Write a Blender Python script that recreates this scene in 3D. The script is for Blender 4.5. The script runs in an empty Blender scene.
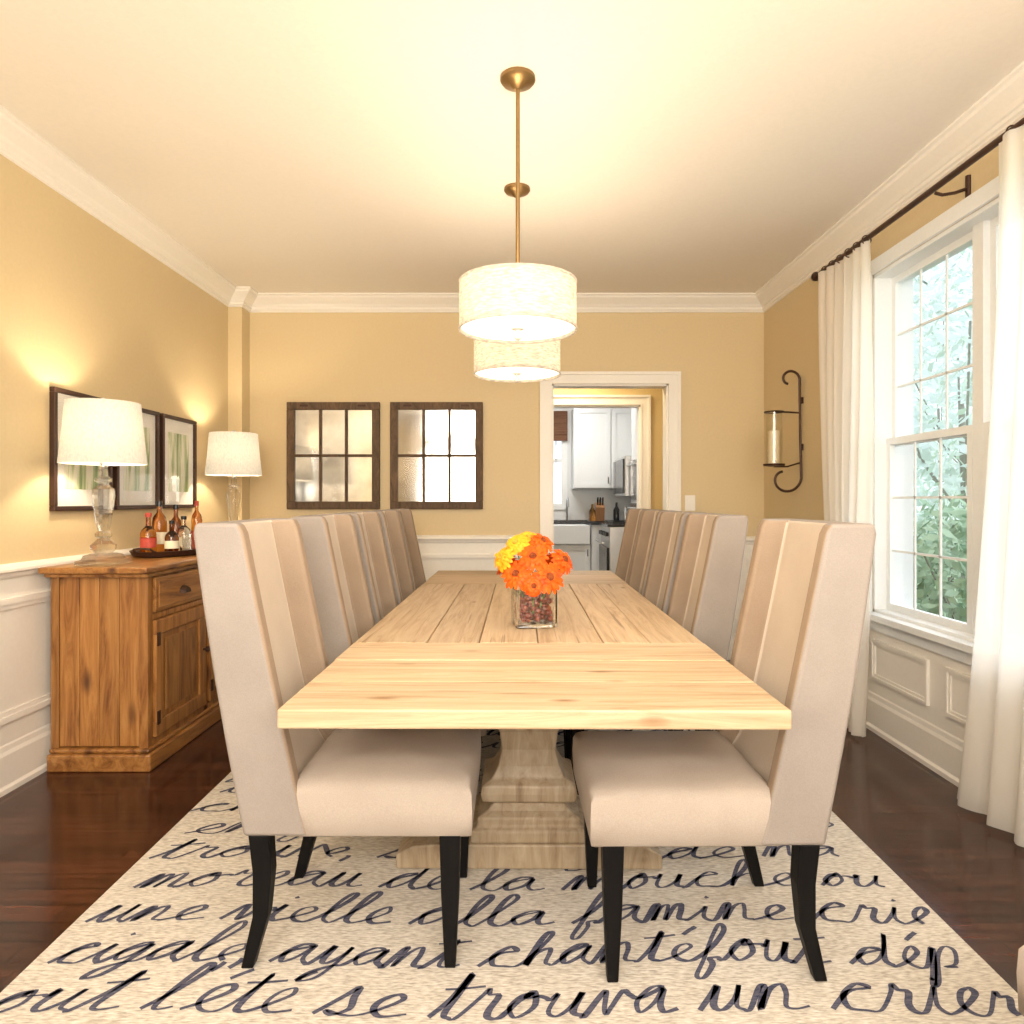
import bpy, bmesh, math, random
from mathutils import Vector
R = random.Random(7)
S = bpy.context.scene
COL = S.collection
pi = math.pi

# ------------------------------------------------------------------ materials
def newmat(name):
    m = bpy.data.materials.new(name); m.use_nodes = True
    nt = m.node_tree
    return m, nt, nt.nodes['Principled BSDF']
def N(nt, t, **kw):
    n = nt.nodes.new(t)
    for k, v in kw.items():
        if k in n.inputs: n.inputs[k].default_value = v
        else: setattr(n, k, v)
    return n
def c4(c): return (c[0], c[1], c[2], 1)
def ramp(nt, fac, stops):
    r = nt.nodes.new('ShaderNodeValToRGB')
    e = r.color_ramp.elements
    e[0].position, e[0].color = stops[0][0], c4(stops[0][1])
    e[1].position, e[1].color = stops[-1][0], c4(stops[-1][1])
    for p, c in stops[1:-1]:
        x = e.new(p); x.color = c4(c)
    nt.links.new(fac, r.inputs[0]); return r
def coords(nt, scale=(1, 1, 1), island=False):
    tc = nt.nodes.new('ShaderNodeTexCoord'); out = tc.outputs['Object']
    if island:
        g = nt.nodes.new('ShaderNodeNewGeometry')
        mu = N(nt, 'ShaderNodeMath', operation='MULTIPLY'); mu.inputs[1].default_value = 17.0
        nt.links.new(g.outputs['Random Per Island'], mu.inputs[0])
        va = N(nt, 'ShaderNodeVectorMath', operation='ADD')
        nt.links.new(out, va.inputs[0]); nt.links.new(mu.outputs[0], va.inputs[1]); out = va.outputs[0]
    mp = nt.nodes.new('ShaderNodeMapping'); mp.inputs['Scale'].default_value = scale
    nt.links.new(out, mp.inputs[0]); return mp.outputs[0]
def bump(nt, b, h, strength=.3, dist=.002):
    bp = N(nt, 'ShaderNodeBump', Strength=strength, Distance=dist)
    nt.links.new(h, bp.inputs['Height']); nt.links.new(bp.outputs[0], b.inputs['Normal'])
def paint(name, col, rough=.6, var=.04, metallic=0.0, bs=60):
    m, nt, b = newmat(name)
    v = coords(nt)
    n = N(nt, 'ShaderNodeTexNoise', Scale=bs, Detail=3.0); nt.links.new(v, n.inputs['Vector'])
    r = ramp(nt, n.outputs[0], [(0.3, [c*(1-var) for c in col]), (0.7, [min(1, c*(1+var)) for c in col])])
    nt.links.new(r.outputs[0], b.inputs['Base Color'])
    b.inputs['Roughness'].default_value = rough; b.inputs['Metallic'].default_value = metallic
    bump(nt, b, n.outputs[0], .08, .002)
    return m
def wood(name, stops, scale, rough=.45, knots=None, bstr=.25, island=True, cracks=False, spec=.5, kr=(.05, .22)):
    m, nt, b = newmat(name)
    v = coords(nt, scale, island)
    n = N(nt, 'ShaderNodeTexNoise', Scale=1.0, Detail=8.0, Distortion=1.2, Roughness=.68); nt.links.new(v, n.inputs['Vector'])
    r = ramp(nt, n.outputs[0], stops); col = r.outputs[0]
    if island:
        g = nt.nodes.new('ShaderNodeNewGeometry')
        mr = N(nt, 'ShaderNodeMapRange'); mr.inputs[3].default_value = .80; mr.inputs[4].default_value = 1.10
        nt.links.new(g.outputs['Random Per Island'], mr.inputs[0])
        hs = nt.nodes.new('ShaderNodeHueSaturation'); nt.links.new(mr.outputs[0], hs.inputs['Value']); nt.links.new(col, hs.inputs['Color']); col = hs.outputs[0]
    lo = min(scale)
    if knots:
        v2 = coords(nt, [3.2 if s == lo else 9.0 for s in scale], island)
        vo = N(nt, 'ShaderNodeTexVoronoi', Scale=knots[0]); nt.links.new(v2, vo.inputs['Vector'])
        r2 = ramp(nt, vo.outputs['Distance'], [(kr[0], (1, 1, 1)), (kr[1], (0, 0, 0))])
        mx = N(nt, 'ShaderNodeMixRGB'); mx.inputs[2].default_value = c4(knots[1])
        nt.links.new(r2.outputs[0], mx.inputs[0]); nt.links.new(col, mx.inputs[1]); col = mx.outputs[0]
    if cracks:
        v3 = coords(nt, [1.1 if s == lo else 60.0 for s in scale], island)
        n3 = N(nt, 'ShaderNodeTexNoise', Scale=1.0, Detail=3.0, Distortion=.4); nt.links.new(v3, n3.inputs['Vector'])
        r3 = ramp(nt, n3.outputs[0], [(0.65, (0, 0, 0)), (0.70, (.7, .7, .7))])
        mx = N(nt, 'ShaderNodeMixRGB'); mx.inputs[2].default_value = (.24, .14, .07, 1)
        nt.links.new(r3.outputs[0], mx.inputs[0]); nt.links.new(col, mx.inputs[1]); col = mx.outputs[0]
    nt.links.new(col, b.inputs['Base Color'])
    b.inputs['Roughness'].default_value = rough; b.inputs['Specular IOR Level'].default_value = spec
    bump(nt, b, n.outputs[0], bstr, .003)
    return m
def fabric(name, c1, c2, rough=.9, sc=350, big=6, bs=.2):
    m, nt, b = newmat(name)
    v = coords(nt)
    n = N(nt, 'ShaderNodeTexNoise', Scale=sc, Detail=2.0); nt.links.new(v, n.inputs['Vector'])
    n2 = N(nt, 'ShaderNodeTexNoise', Scale=big, Detail=3.0); nt.links.new(v, n2.inputs['Vector'])
    mx = N(nt, 'ShaderNodeMath', operation='MULTIPLY_ADD'); mx.inputs[1].default_value = .5
    nt.links.new(n.outputs[0], mx.inputs[0])
    h = N(nt, 'ShaderNodeMath', operation='MULTIPLY'); h.inputs[1].default_value = .5
    nt.links.new(n2.outputs[0], h.inputs[0]); nt.links.new(h.outputs[0], mx.inputs[2])
    r = ramp(nt, mx.outputs[0], [(0.3, c1), (0.7, c2)])
    nt.links.new(r.outputs[0], b.inputs['Base Color'])
    b.inputs['Roughness'].default_value = rough
    b.inputs['Specular IOR Level'].default_value = .25
    bump(nt, b, n.outputs[0], bs, .001)
    return m
def glass(name, col=(1, 1, 1), rough=0.0, ior=1.45):
    m, nt, b = newmat(name)
    b.inputs['Base Color'].default_value = c4(col); b.inputs['Roughness'].default_value = rough
    b.inputs['Transmission Weight'].default_value = 1.0; b.inputs['IOR'].default_value = ior
    return m
def thin_glass(name, k=.05, tint=(1, 1, 1)):
    m, nt, b = newmat(name)
    nt.nodes.remove(b)
    t = N(nt, 'ShaderNodeBsdfTransparent', Color=c4(tint)); g = N(nt, 'ShaderNodeBsdfGlossy', Roughness=.02)
    mx = nt.nodes.new('ShaderNodeMixShader'); mx.inputs[0].default_value = k
    nt.links.new(t.outputs[0], mx.inputs[1]); nt.links.new(g.outputs[0], mx.inputs[2])
    nt.links.new(mx.outputs[0], nt.nodes['Material Output'].inputs[0]); return m
def shade_mat(name, col, em, estr, linen=(200, 30, 4), var=.25, trans=.5):
    m, nt, b = newmat(name); nt.nodes.remove(b)
    v = coords(nt, linen)
    n = N(nt, 'ShaderNodeTexNoise', Scale=1.0, Detail=4.0); nt.links.new(v, n.inputs['Vector'])
    r = ramp(nt, n.outputs[0], [(0.3, [c*(1-var) for c in col]), (0.65, col)])
    r2 = ramp(nt, n.outputs[0], [(0.3, [c*(1-var) for c in em]), (0.65, em)])
    d = nt.nodes.new('ShaderNodeBsdfDiffuse'); t = nt.nodes.new('ShaderNodeBsdfTranslucent'); e = N(nt, 'ShaderNodeEmission', Strength=estr)
    nt.links.new(r.outputs[0], d.inputs[0]); nt.links.new(r.outputs[0], t.inputs[0]); nt.links.new(r2.outputs[0], e.inputs[0])
    mx = nt.nodes.new('ShaderNodeMixShader'); mx.inputs[0].default_value = trans
    nt.links.new(d.outputs[0], mx.inputs[1]); nt.links.new(t.outputs[0], mx.inputs[2])
    ad = nt.nodes.new('ShaderNodeAddShader'); nt.links.new(mx.outputs[0], ad.inputs[0]); nt.links.new(e.outputs[0], ad.inputs[1])
    nt.links.new(ad.outputs[0], nt.nodes['Material Output'].inputs[0]); return m
def emit(name, col, s):
    m, nt, b = newmat(name)
    b.inputs['Base Color'].default_value = c4(col)
    b.inputs['Emission Color'].default_value = c4(col); b.inputs['Emission Strength'].default_value = s; return m

M = {}
M['wall'] = paint('wall_paint', (.66, .525, .305), .55, .02)
M['hallwall'] = paint('hall_paint', (.64, .49, .24), .6, .02)
M['ceil'] = paint('ceiling_paint', (.86, .81, .73), .85, .015)
M['white'] = paint('white_trim', (.84, .80, .73), .35, .015)
M['winwhite'] = paint('window_white', (.82, .84, .84), .35, .015)
M['kwhite'] = paint('kitchen_white', (.74, .76, .77), .35, .015)
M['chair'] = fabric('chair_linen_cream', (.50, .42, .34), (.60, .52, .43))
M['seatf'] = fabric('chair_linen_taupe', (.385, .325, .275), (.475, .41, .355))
M['chairside'] = fabric('chair_linen_side_shade', (.26, .225, .20), (.33, .29, .26))  # same linen darkened, shade on the backrest sides put into the colour
M['wingshade'] = fabric('chair_linen_wing_shade', (.28, .205, .145), (.36, .275, .20))  # darker tan stands in for shading on the backrest wings
M['leg'] = wood('ebony_wood', [(0.3, (.002, .002, .0025)), (0.7, (.005, .0045, .005))], (30, 30, 4), .5, island=False, spec=.2)
t1 = [(0.30, (.40, .26, .145)), (0.42, (.52, .365, .22)), (0.54, (.61, .455, .29)), (0.75, (.69, .55, .38))]
M['tabx'] = wood('pine_crosswise', t1, (1.8, 30, 30), .5, (.9, (.26, .14, .065)), .6, cracks=True, spec=.3, kr=(.02, .13))
M['taby'] = wood('pine_lengthwise', t1, (30, 1.8, 30), .5, (.9, (.26, .14, .065)), .6, cracks=True, spec=.3, kr=(.02, .13))
t2 = [(0.28, (.24, .16, .09)), (0.45, (.42, .32, .21)), (0.75, (.58, .48, .35))]
M['ped'] = wood('pine_pedestal', t2, (22, 22, 3), .5)
s1 = [(0.28, (.12, .038, .009)), (0.42, (.28, .11, .026)), (0.56, (.42, .19, .05)), (0.78, (.52, .27, .09))]
M['sbz'] = wood('sideboard_pine_vertical', s1, (20, 20, 2.0), .38, (.9, (.08, .025, .008)))
M['sby'] = wood('sideboard_pine_horizontal', s1, (20, 2.0, 20), .35, (.9, (.10, .035, .01)))
M['iron'] = paint('dark_iron', (.06, .028, .017), .45, .1, .5)
M['brass'] = paint('aged_brass', (.30, .19, .08), .38, .06, .9)
M['steel'] = paint('steel', (.55, .55, .55), .3, .03, .9)
M['black'] = paint('black_gloss', (.012, .012, .014), .2, .05)
M['rustic'] = wood('rustic_frame_wood', [(0.3, (.05, .028, .013)), (0.7, (.17, .10, .052))], (30, 30, 8), .7, bstr=.5)
m, nt, b = newmat('mirror_silver'); b.inputs['Metallic'].default_value = 1; b.inputs['Roughness'].default_value = .09
v = coords(nt); n = N(nt, 'ShaderNodeTexNoise', Scale=4.0, Detail=5.0); nt.links.new(v, n.inputs['Vector'])
r = ramp(nt, n.outputs[0], [(0.35, (.50, .50, .49)), (0.62, (.76, .76, .75))]); nt.links.new(r.outputs[0], b.inputs['Base Color']); M['mirror'] = m
M['glass'] = glass('clear_glass')
m, nt, b = newmat('crystal_glass'); b.inputs['Roughness'].default_value = .0; b.inputs['Transmission Weight'].default_value = 1.0; b.inputs['IOR'].default_value = 1.4
t_ = N(nt, 'ShaderNodeBsdfTransparent', Color=(.97, .97, .96, 1)); mx = nt.nodes.new('ShaderNodeMixShader'); mx.inputs[0].default_value = .5
nt.links.new(b.outputs[0], mx.inputs[1]); nt.links.new(t_.outputs[0], mx.inputs[2]); nt.links.new(mx.outputs[0], nt.nodes['Material Output'].inputs[0]); M['crystal'] = m
M['pane'] = thin_glass('window_pane')
M['hglass'] = thin_glass('hurricane_glass', .08, tint=(.93, .93, .90))
M['pshade'] = shade_mat('pendant_linen', (.74, .66, .55), (1.0, .84, .62), .24, (40, 40, 150), .42, .36)
M['lshade'] = shade_mat('lamp_linen', (.62, .59, .53), (1.0, .91, .78), .20, (120, 120, 60), .16, .30)
M['diff'] = emit('pendant_diffuser', (1.0, .91, .76), 1.6)
M['bulb'] = emit('bulb_glow', (1.0, .88, .68), 4.0)
m, nt, b = newmat('curtain_sheer'); b.inputs['Base Color'].default_value = (.92, .88, .82, 1); b.inputs['Roughness'].default_value = .9
tl = N(nt, 'ShaderNodeBsdfTranslucent', Color=(.97, .94, .88, 1)); mx = nt.nodes.new('ShaderNodeMixShader'); mx.inputs[0].default_value = .55
nt.links.new(b.outputs[0], mx.inputs[1]); nt.links.new(tl.outputs[0], mx.inputs[2])
tp_ = N(nt, 'ShaderNodeBsdfTransparent'); mx2 = nt.nodes.new('ShaderNodeMixShader'); mx2.inputs[0].default_value = .16
nt.links.new(mx.outputs[0], mx2.inputs[1]); nt.links.new(tp_.outputs[0], mx2.inputs[2]); nt.links.new(mx2.outputs[0], nt.nodes['Material Output'].inputs[0])
v = coords(nt); n = N(nt, 'ShaderNodeTexNoise', Scale=300.0); nt.links.new(v, n.inputs['Vector']); bump(nt, b, n.outputs[0], .2, .001)
M['curtain'] = m
m, nt, b = newmat('dark_hardwood'); v = coords(nt)
br = N(nt, 'ShaderNodeTexBrick', Scale=1.0); br.inputs['Brick Width'].default_value = 1.3; br.inputs['Row Height'].default_value = .085
br.inputs['Mortar Size'].default_value = .002; br.inputs['Color1'].default_value = (.032, .011, .006, 1); br.inputs['Color2'].default_value = (.062, .021, .011, 1); br.inputs['Mortar'].default_value = (.006, .003, .002, 1)
br.offset = .37; nt.links.new(v, br.inputs['Vector'])
v2 = coords(nt, (2.5, 40, 1)); n = N(nt, 'ShaderNodeTexNoise', Scale=1.0, Detail=6.0); nt.links.new(v2, n.inputs['Vector'])
r = ramp(nt, n.outputs[0], [(0.3, (.38, .35, .33)), (0.7, (1.7, 1.6, 1.5))])
mx = N(nt, 'ShaderNodeMixRGB', blend_type='MULTIPLY'); mx.inputs[0].default_value = 1
nt.links.new(br.outputs[0], mx.inputs[1]); nt.links.new(r.outputs[0], mx.inputs[2]); nt.links.new(mx.outputs[0], b.inputs['Base Color'])
b.inputs['Roughness'].default_value = .16; bump(nt, b, n.outputs[0], .12, .002); M['floor'] = m
m, nt, b = newmat('rug_wool'); v = coords(nt, (50, 200, 60))
n = N(nt, 'ShaderNodeTexNoise', Scale=1.0, Detail=4.0); nt.links.new(v, n.inputs['Vector'])
r = ramp(nt, n.outputs[0], [(0.3, (.38, .335, .28)), (0.5, (.58, .53, .46)), (0.72, (.73, .69, .62))]); nt.links.new(r.outputs[0], b.inputs['Base Color'])
b.inputs['Roughness'].default_value = .95; bump(nt, b, n.outputs[0], .6, .003); M['rug'] = m
m, nt, b = newmat('rug_ink'); v = coords(nt, (50, 200, 60))
n = N(nt, 'ShaderNodeTexNoise', Scale=1.0, Detail=4.0); nt.links.new(v, n.inputs['Vector'])
r = ramp(nt, n.outputs[0], [(0.3, (.025, .034, .082)), (0.68, (.12, .115, .15))]); nt.links.new(r.outputs[0], b.inputs['Base Color'])
b.inputs['Roughness'].default_value = .95; M['ink'] = m
M['leaf'] = fabric('leaf_green', (.22, .38, .22), (.54, .68, .48), .5, 3, 1)
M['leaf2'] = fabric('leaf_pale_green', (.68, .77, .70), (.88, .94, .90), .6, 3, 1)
M['grass'] = fabric('grass_green', (.26, .40, .2), (.42, .55, .33), .9, 20, 2)
M['bark'] = fabric('bark', (.30, .28, .25), (.45, .42, .38), .9, 20, 4)
M['orange'] = fabric('petal_orange', (.70, .055, .003), (.98, .16, .006), .5, 60, 20)
M['yellow'] = fabric('petal_yellow', (.92, .33, .01), (1.0, .50, .03), .5, 60, 20)
M['fcenter'] = fabric('gerbera_center', (.12, .02, .008), (.35, .08, .015), .8, 200, 60)
M['fcenter2'] = fabric('gerbera_center_yellow', (.55, .22, .02), (.8, .45, .05), .8, 200, 60)
M['stem'] = paint('stem_green', (.12, .26, .05), .5, .1)
M['berry'] = paint('red_berries', (.20, .03, .01), .3, .3)
M['amber'] = glass('amber_glass', (.75, .34, .08)); M['brown_glass'] = glass('brown_glass', (.35, .13, .04))
M['label'] = paint('label_paper', (.75, .68, .5), .7, .05); M['labelred'] = paint('label_red', (.40, .05, .03), .6, .1)
M['wax'] = paint('candle_wax', (.78, .66, .45), .5, .03)
M['mat'] = paint('mat_board', (.86, .84, .78), .8, .02)
M['counter'] = paint('dark_granite', (.02, .02, .022), .2, .4)
M['romanshade'] = wood('woven_shade', [(0.3, (.10, .04, .02)), (0.7, (.22, .10, .05))], (4, 4, 90), .8, island=False)
M['bamboo'] = wood('knife_block_wood', [(0.3, (.25, .12, .05)), (0.7, (.4, .2, .09))], (20, 20, 3), .5, island=False)
m, nt, b = newmat('botanical_print'); v = coords(nt, (1, 26, 3))
n = N(nt, 'ShaderNodeTexNoise', Scale=1.0, Detail=5.0, Distortion=.6); nt.links.new(v, n.inputs['Vector'])
r = ramp(nt, n.outputs[0], [(0.38, (.14, .24, .07)), (0.50, (.48, .56, .30)), (0.58, (.76, .76, .62))]); nt.links.new(r.outputs[0], b.inputs['Base Color'])
b.inputs['Roughness'].default_value = .3; M['print'] = m

# ------------------------------------------------------------------ mesh builder
class MB:
    def __init__(s): s.v = []; s.f = []; s.m = []
    def add(s, vs, fs, mi=0):
        o = len(s.v); s.v += [tuple(p) for p in vs]
        for f in fs: s.f.append([i+o for i in f]); s.m.append(mi)
        return s
    def box(s, x0, x1, y0, y1, z0, z1, mi=0):
        vs = [(x0,y0,z0),(x1,y0,z0),(x1,y1,z0),(x0,y1,z0),(x0,y0,z1),(x1,y0,z1),(x1,y1,z1),(x0,y1,z1)]
        return s.add(vs, [(0,3,2,1),(4,5,6,7),(0,1,5,4),(1,2,6,5),(2,3,7,6),(3,0,4,7)], mi)
    def loft(s, rings, mi=0, cap=True, closed=False, mats=None):
        n = len(rings[0]); vs = [p for r in rings for p in r]; fs = []
        k = len(rings)
        for i in range(k if closed else k-1):
            for j in range(n):
                a = i*n+j; b_ = i*n+(j+1) % n; i2 = (i+1) % k
                fs.append((a, b_, i2*n+(j+1) % n, i2*n+j))
        if cap and not closed:
            fs.append(tuple(range(n-1, -1, -1))); fs.append(tuple((k-1)*n+j for j in range(n)))
        st = len(s.m); s.add(vs, fs, mi)
        if mats:
            for q in range((k-1)*n): s.m[st+q] = mats[q % n]
        return s
    def lathe(s, prof, cx=0, cy=0, seg=24, mi=0, cap=True, z=0):
        rings = [[(cx+r*math.cos(2*pi*j/seg), cy+r*math.sin(2*pi*j/seg), z+h) for j in range(seg)] for r, h in prof]
        return s.loft(rings, mi, cap)
    def sqloft(s, prof, cx=0, cy=0, mi=0):
        return s.loft([[(cx-a, cy-b_, z), (cx+a, cy-b_, z), (cx+a, cy+b_, z), (cx-a, cy+b_, z)] for a, b_, z in prof], mi)
    def tube(s, pts, r, seg=8, mi=0, closed=False):
        P = [Vector(p) for p in pts]; rings = []
        up = None
        for i, p in enumerate(P):
            if closed: t = P[(i+1) % len(P)]-P[i-1]
            else: t = P[min(i+1, len(P)-1)]-P[max(i-1, 0)]
            t.normalize()
            if up is None:
                up = Vector((0, 0, 1)) if abs(t.z) < .9 else Vector((1, 0, 0))
            a = t.cross(up)
            if a.length < 1e-4: a = t.orthogonal()
            a.normalize(); b_ = a.cross(t).normalized(); up = b_
            rr = r(i/(len(P)-1)) if callable(r) else r
            rings.append([p+a*rr*math.cos(2*pi*j/seg)+b_*rr*math.sin(2*pi*j/seg) for j in range(seg)])
        return s.loft(rings, mi, True, closed)
    def frame_x(s, x0, x1, y0, y1, z0, z1, w, mi=0):
        s.box(x0, x1, y0, y1, z0, z0+w, mi); s.box(x0, x1, y0, y1, z1-w, z1, mi)
        s.box(x0, x1, y0, y0+w, z0+w, z1-w, mi); s.box(x0, x1, y1-w, y1, z0+w, z1-w, mi); return s
    def frame_y(s, x0, x1, y0, y1, z0, z1, w, mi=0):
        s.box(x0, x1, y0, y1, z0, z0+w, mi); s.box(x0, x1, y0, y1, z1-w, z1, mi)
        s.box(x0, x0+w, y0, y1, z0+w, z1-w, mi); s.box(x1-w, x1, y0, y1, z0+w, z1-w, mi); return s
    def build(s, name, mats, parent=None, loc=(0, 0, 0), smooth=False, bevel=0, seg=2, label=None, ang=40, recalc=True):
        me = bpy.data.meshes.new(name); me.from_pydata(s.v, [], s.f)
        for k in (mats if isinstance(mats, (list, tuple)) else [mats]): me.materials.append(M[k])
        for p, mi in zip(me.polygons, s.m): p.material_index = mi
        if recalc:
            bm = bmesh.new(); bm.from_mesh(me); bmesh.ops.recalc_face_normals(bm, faces=bm.faces); bm.to_mesh(me); bm.free()
        me.update()
        if smooth:
            for p in me.polygons: p.use_smooth = True
            me.set_sharp_from_angle(angle=math.radians(ang))
        o = bpy.data.objects.new(name, me); COL.objects.link(o); o.location = loc
        if parent: o.parent = parent
        if bevel:
            bv = o.modifiers.new('bevel', 'BEVEL'); bv.width = bevel; bv.segments = seg; bv.limit_method = 'ANGLE'; bv.angle_limit = math.radians(30)
        if label: o['label'] = label
        return o
def tag(o, label, cat, group=None, kind=None):
    o['label'] = label; o['category'] = cat
    if group: o['group'] = group
    if kind: o['kind'] = kind
    return o
def struct(o, label=None):
    o['kind'] = 'structure'
    if label: o['label'] = label
    return o
def thing(name, loc, label, cat, group=None, rz=0):
    e = bpy.data.objects.new(name, None); e.empty_display_size = .1; COL.objects.link(e); e.location = loc; e.rotation_euler[2] = rz
    return tag(e, label, cat, group)
def dup(root, loc=None, rz=None, parent=None):
    n = root.copy(); COL.objects.link(n)
    if parent: n.parent = parent
    for c in list(root.children): dup(c, parent=n)
    if loc is not None: n.location = loc
    if rz is not None: n.rotation_euler[2] = rz
    return n

# ------------------------------------------------------------------ room shell
XL, XR, YB, YN, ZC = -2.07, 1.85, 5.2, -2.2, 2.69
DX0, DX1, DZ = .275, 1.137, 2.04
struct(MB().box(-4, 4, YN-.2, 9.2, -.1, 0).build('floor', 'floor'))
struct(MB().box(XL-.2, XR+.3, YN-.2, YB+.13, ZC, ZC+.1).build('ceiling', 'ceil'))
struct(MB().box(XL-.15, XL, YN-.15, YB+.13, 0, ZC).build('wall_left', 'wall'))
struct(MB().box(XL-.15, XR+.15, YN-.15, YN, 0, ZC).build('wall_near', 'wall'))
w = MB(); w.box(XL, DX0, YB, YB+.13, 0, ZC); w.box(DX1, XR, YB, YB+.13, 0, ZC); w.box(DX0, DX1, YB, YB+.13, DZ, ZC)
struct(w.build('wall_back', 'wall'))
WZ0, WZ1 = .60, 2.34
w = MB()
W1 = (2.16, 3.62); W2 = (-1.5, .2)
w.box(XR, XR+.2, YN, W2[0], 0, ZC); w.box(XR, XR+.2, W2[1], W1[0], 0, ZC); w.box(XR, XR+.2, W1[1], YB+.13, 0, ZC)
for a, b_ in (W1, W2):
    w.box(XR, XR+.2, a, b_, 0, WZ0); w.box(XR, XR+.2, a, b_, WZ1, ZC)
struct(w.build('wall_right', 'wall'))
struct(MB().box(XL, -1.97, 5.05, YB, 0, ZC).build('wall_chase', 'wall'))

crown = [(0, 0), (.100, 0), (.100, -.010), (.088, -.016), (.083, -.028), (.062, -.045), (.040, -.064), (.028, -.080), (.020, -.085), (.020, -.100), (.012, -.106), (.010, -.114), (0, -.118)]
def run_profile(prof, path, z, out):
    mb = MB(); n = len(path); rings = []
    for i, p in enumerate(path):
        def nrm(a, b_):
            d = Vector((b_[0]-a[0], b_[1]-a[1])).normalized(); return Vector((d.y, -d.x))*out
        if i == 0: nn = nrm(path[0], path[1])
        elif i == n-1: nn = nrm(path[-2], path[-1])
        else:
            a = nrm(path[i-1], path[i]); b_ = nrm(path[i], path[i+1]); nn = (a+b_); nn = nn/(nn.length**2)*2 if nn.length > 1e-5 else a
        rings.append([(p[0]+nn.x*d, p[1]+nn.y*d, z+h) for d, h in prof])
    mb.loft(rings); return mb
tn = [0]
def trim(mb, mat='white', bevel=0, smooth=False, label=None):
    tn[0] += 1
    return struct(mb.build('trim_%d' % tn[0], mat, bevel=bevel, smooth=smooth), label)
room = [(XL, YN), (XL, 5.05), (-1.97, 5.05), (-1.97, YB), (XR, YB), (XR, YN)]
trim(run_profile(crown, room, ZC, 1), 'white', label='white crown moulding around the ceiling')
rail = [(0, .06), (.012, .06), (.03, .05), (.036, .04), (.036, .03), (.022, .022), (.018, .008), (.012, 0), (.0, 0)]
basep = [(0, 0), (.03, 0), (.03, .02), (.02, .03), (.02, .15), (.014, .165), (.012, .185), (.006, .195), (0, .20)]
left_path = [(XL, YN), (XL, 5.05), (-1.97, 5.05), (-1.97, YB), (DX0-.09, YB)]
CW = .07
right_path = [(DX1+.09, YB), (XR, YB), (XR, W1[1]+CW)]
T = .008
for i, p in enumerate((left_path, right_path)):
    trim(run_profile(rail, p, .86 if i == 0 else .85, 1), label='white chair rail')
    struct(run_profile(basep, p, 0, 1).build('baseboard_%s' % ('left', 'right')[i], 'white'))
trim(run_profile(rail, [(XR, W1[0]-CW), (XR, W2[1]+CW)], .85, 1), label='white chair rail')
struct(run_profile(basep, [(XR, W1[1]+CW), (XR, YN)], 0, 1).build('baseboard_window', 'white'))
def panel_frames_x(xs, sign, spans, z0, z1, w1=.026):
    mb = MB()
    for a, b_ in spans:
        x0, x1 = sorted((xs, xs+sign*.014)); mb.frame_x(x0, x1, a, b_, z0, z1, w1*.6)
        x0, x1 = sorted((xs, xs+sign*.008)); mb.frame_x(x0, x1, a+w1*.6, b_-w1*.6, z0+w1*.6, z1-w1*.6, w1*.5)
    return mb
mb = MB(); mb.box(XL, XL+T, YN, 5.05, .0, .87); mb.box(XL, -1.97+T, 5.05-T, 5.05, 0, .87); mb.box(-1.97, DX0-.09, YB-T, YB, 0, .87)
pf = panel_frames_x(XL+T, 1, [(-1.5, -.4), (-.2, .9), (1.1, 2.2), (2.4, 3.5), (3.7, 4.9)], .28, .78, .04); mb.add(pf.v, pf.f)
for a, b_ in ((-1.85, -1.0), (-.85, .10)):
    mb.frame_y(a, b_, YB-T-.016, YB-T, .28, .78, .03)
trim(mb, label='white wainscot panelling')
mb = MB(); mb.box(DX1+.09, XR, YB-T, YB, 0, .87); mb.box(XR-T, XR, W1[1]+CW, YB, 0, .87); mb.frame_y(1.32, 1.75, YB-T-.016, YB-T, .28, .78, .03)
pf = panel_frames_x(XR-T, -1, [(3.85, 5.05)], .28, .78); mb.add(pf.v, pf.f)
mb.box(XR-T, XR, YN, W1[0]-CW, 0, .87); mb.box(XR-T, XR, W1[0]-CW, W1[1]+CW, 0, WZ0)
pf = panel_frames_x(XR-T, -1, [(3.11, 3.60), (2.45, 2.98), (1.9, 2.35), (.4, 1.75)], .265, .47); mb.add(pf.v, pf.f)
trim(mb, label='white wainscot panelling below the window')

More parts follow.
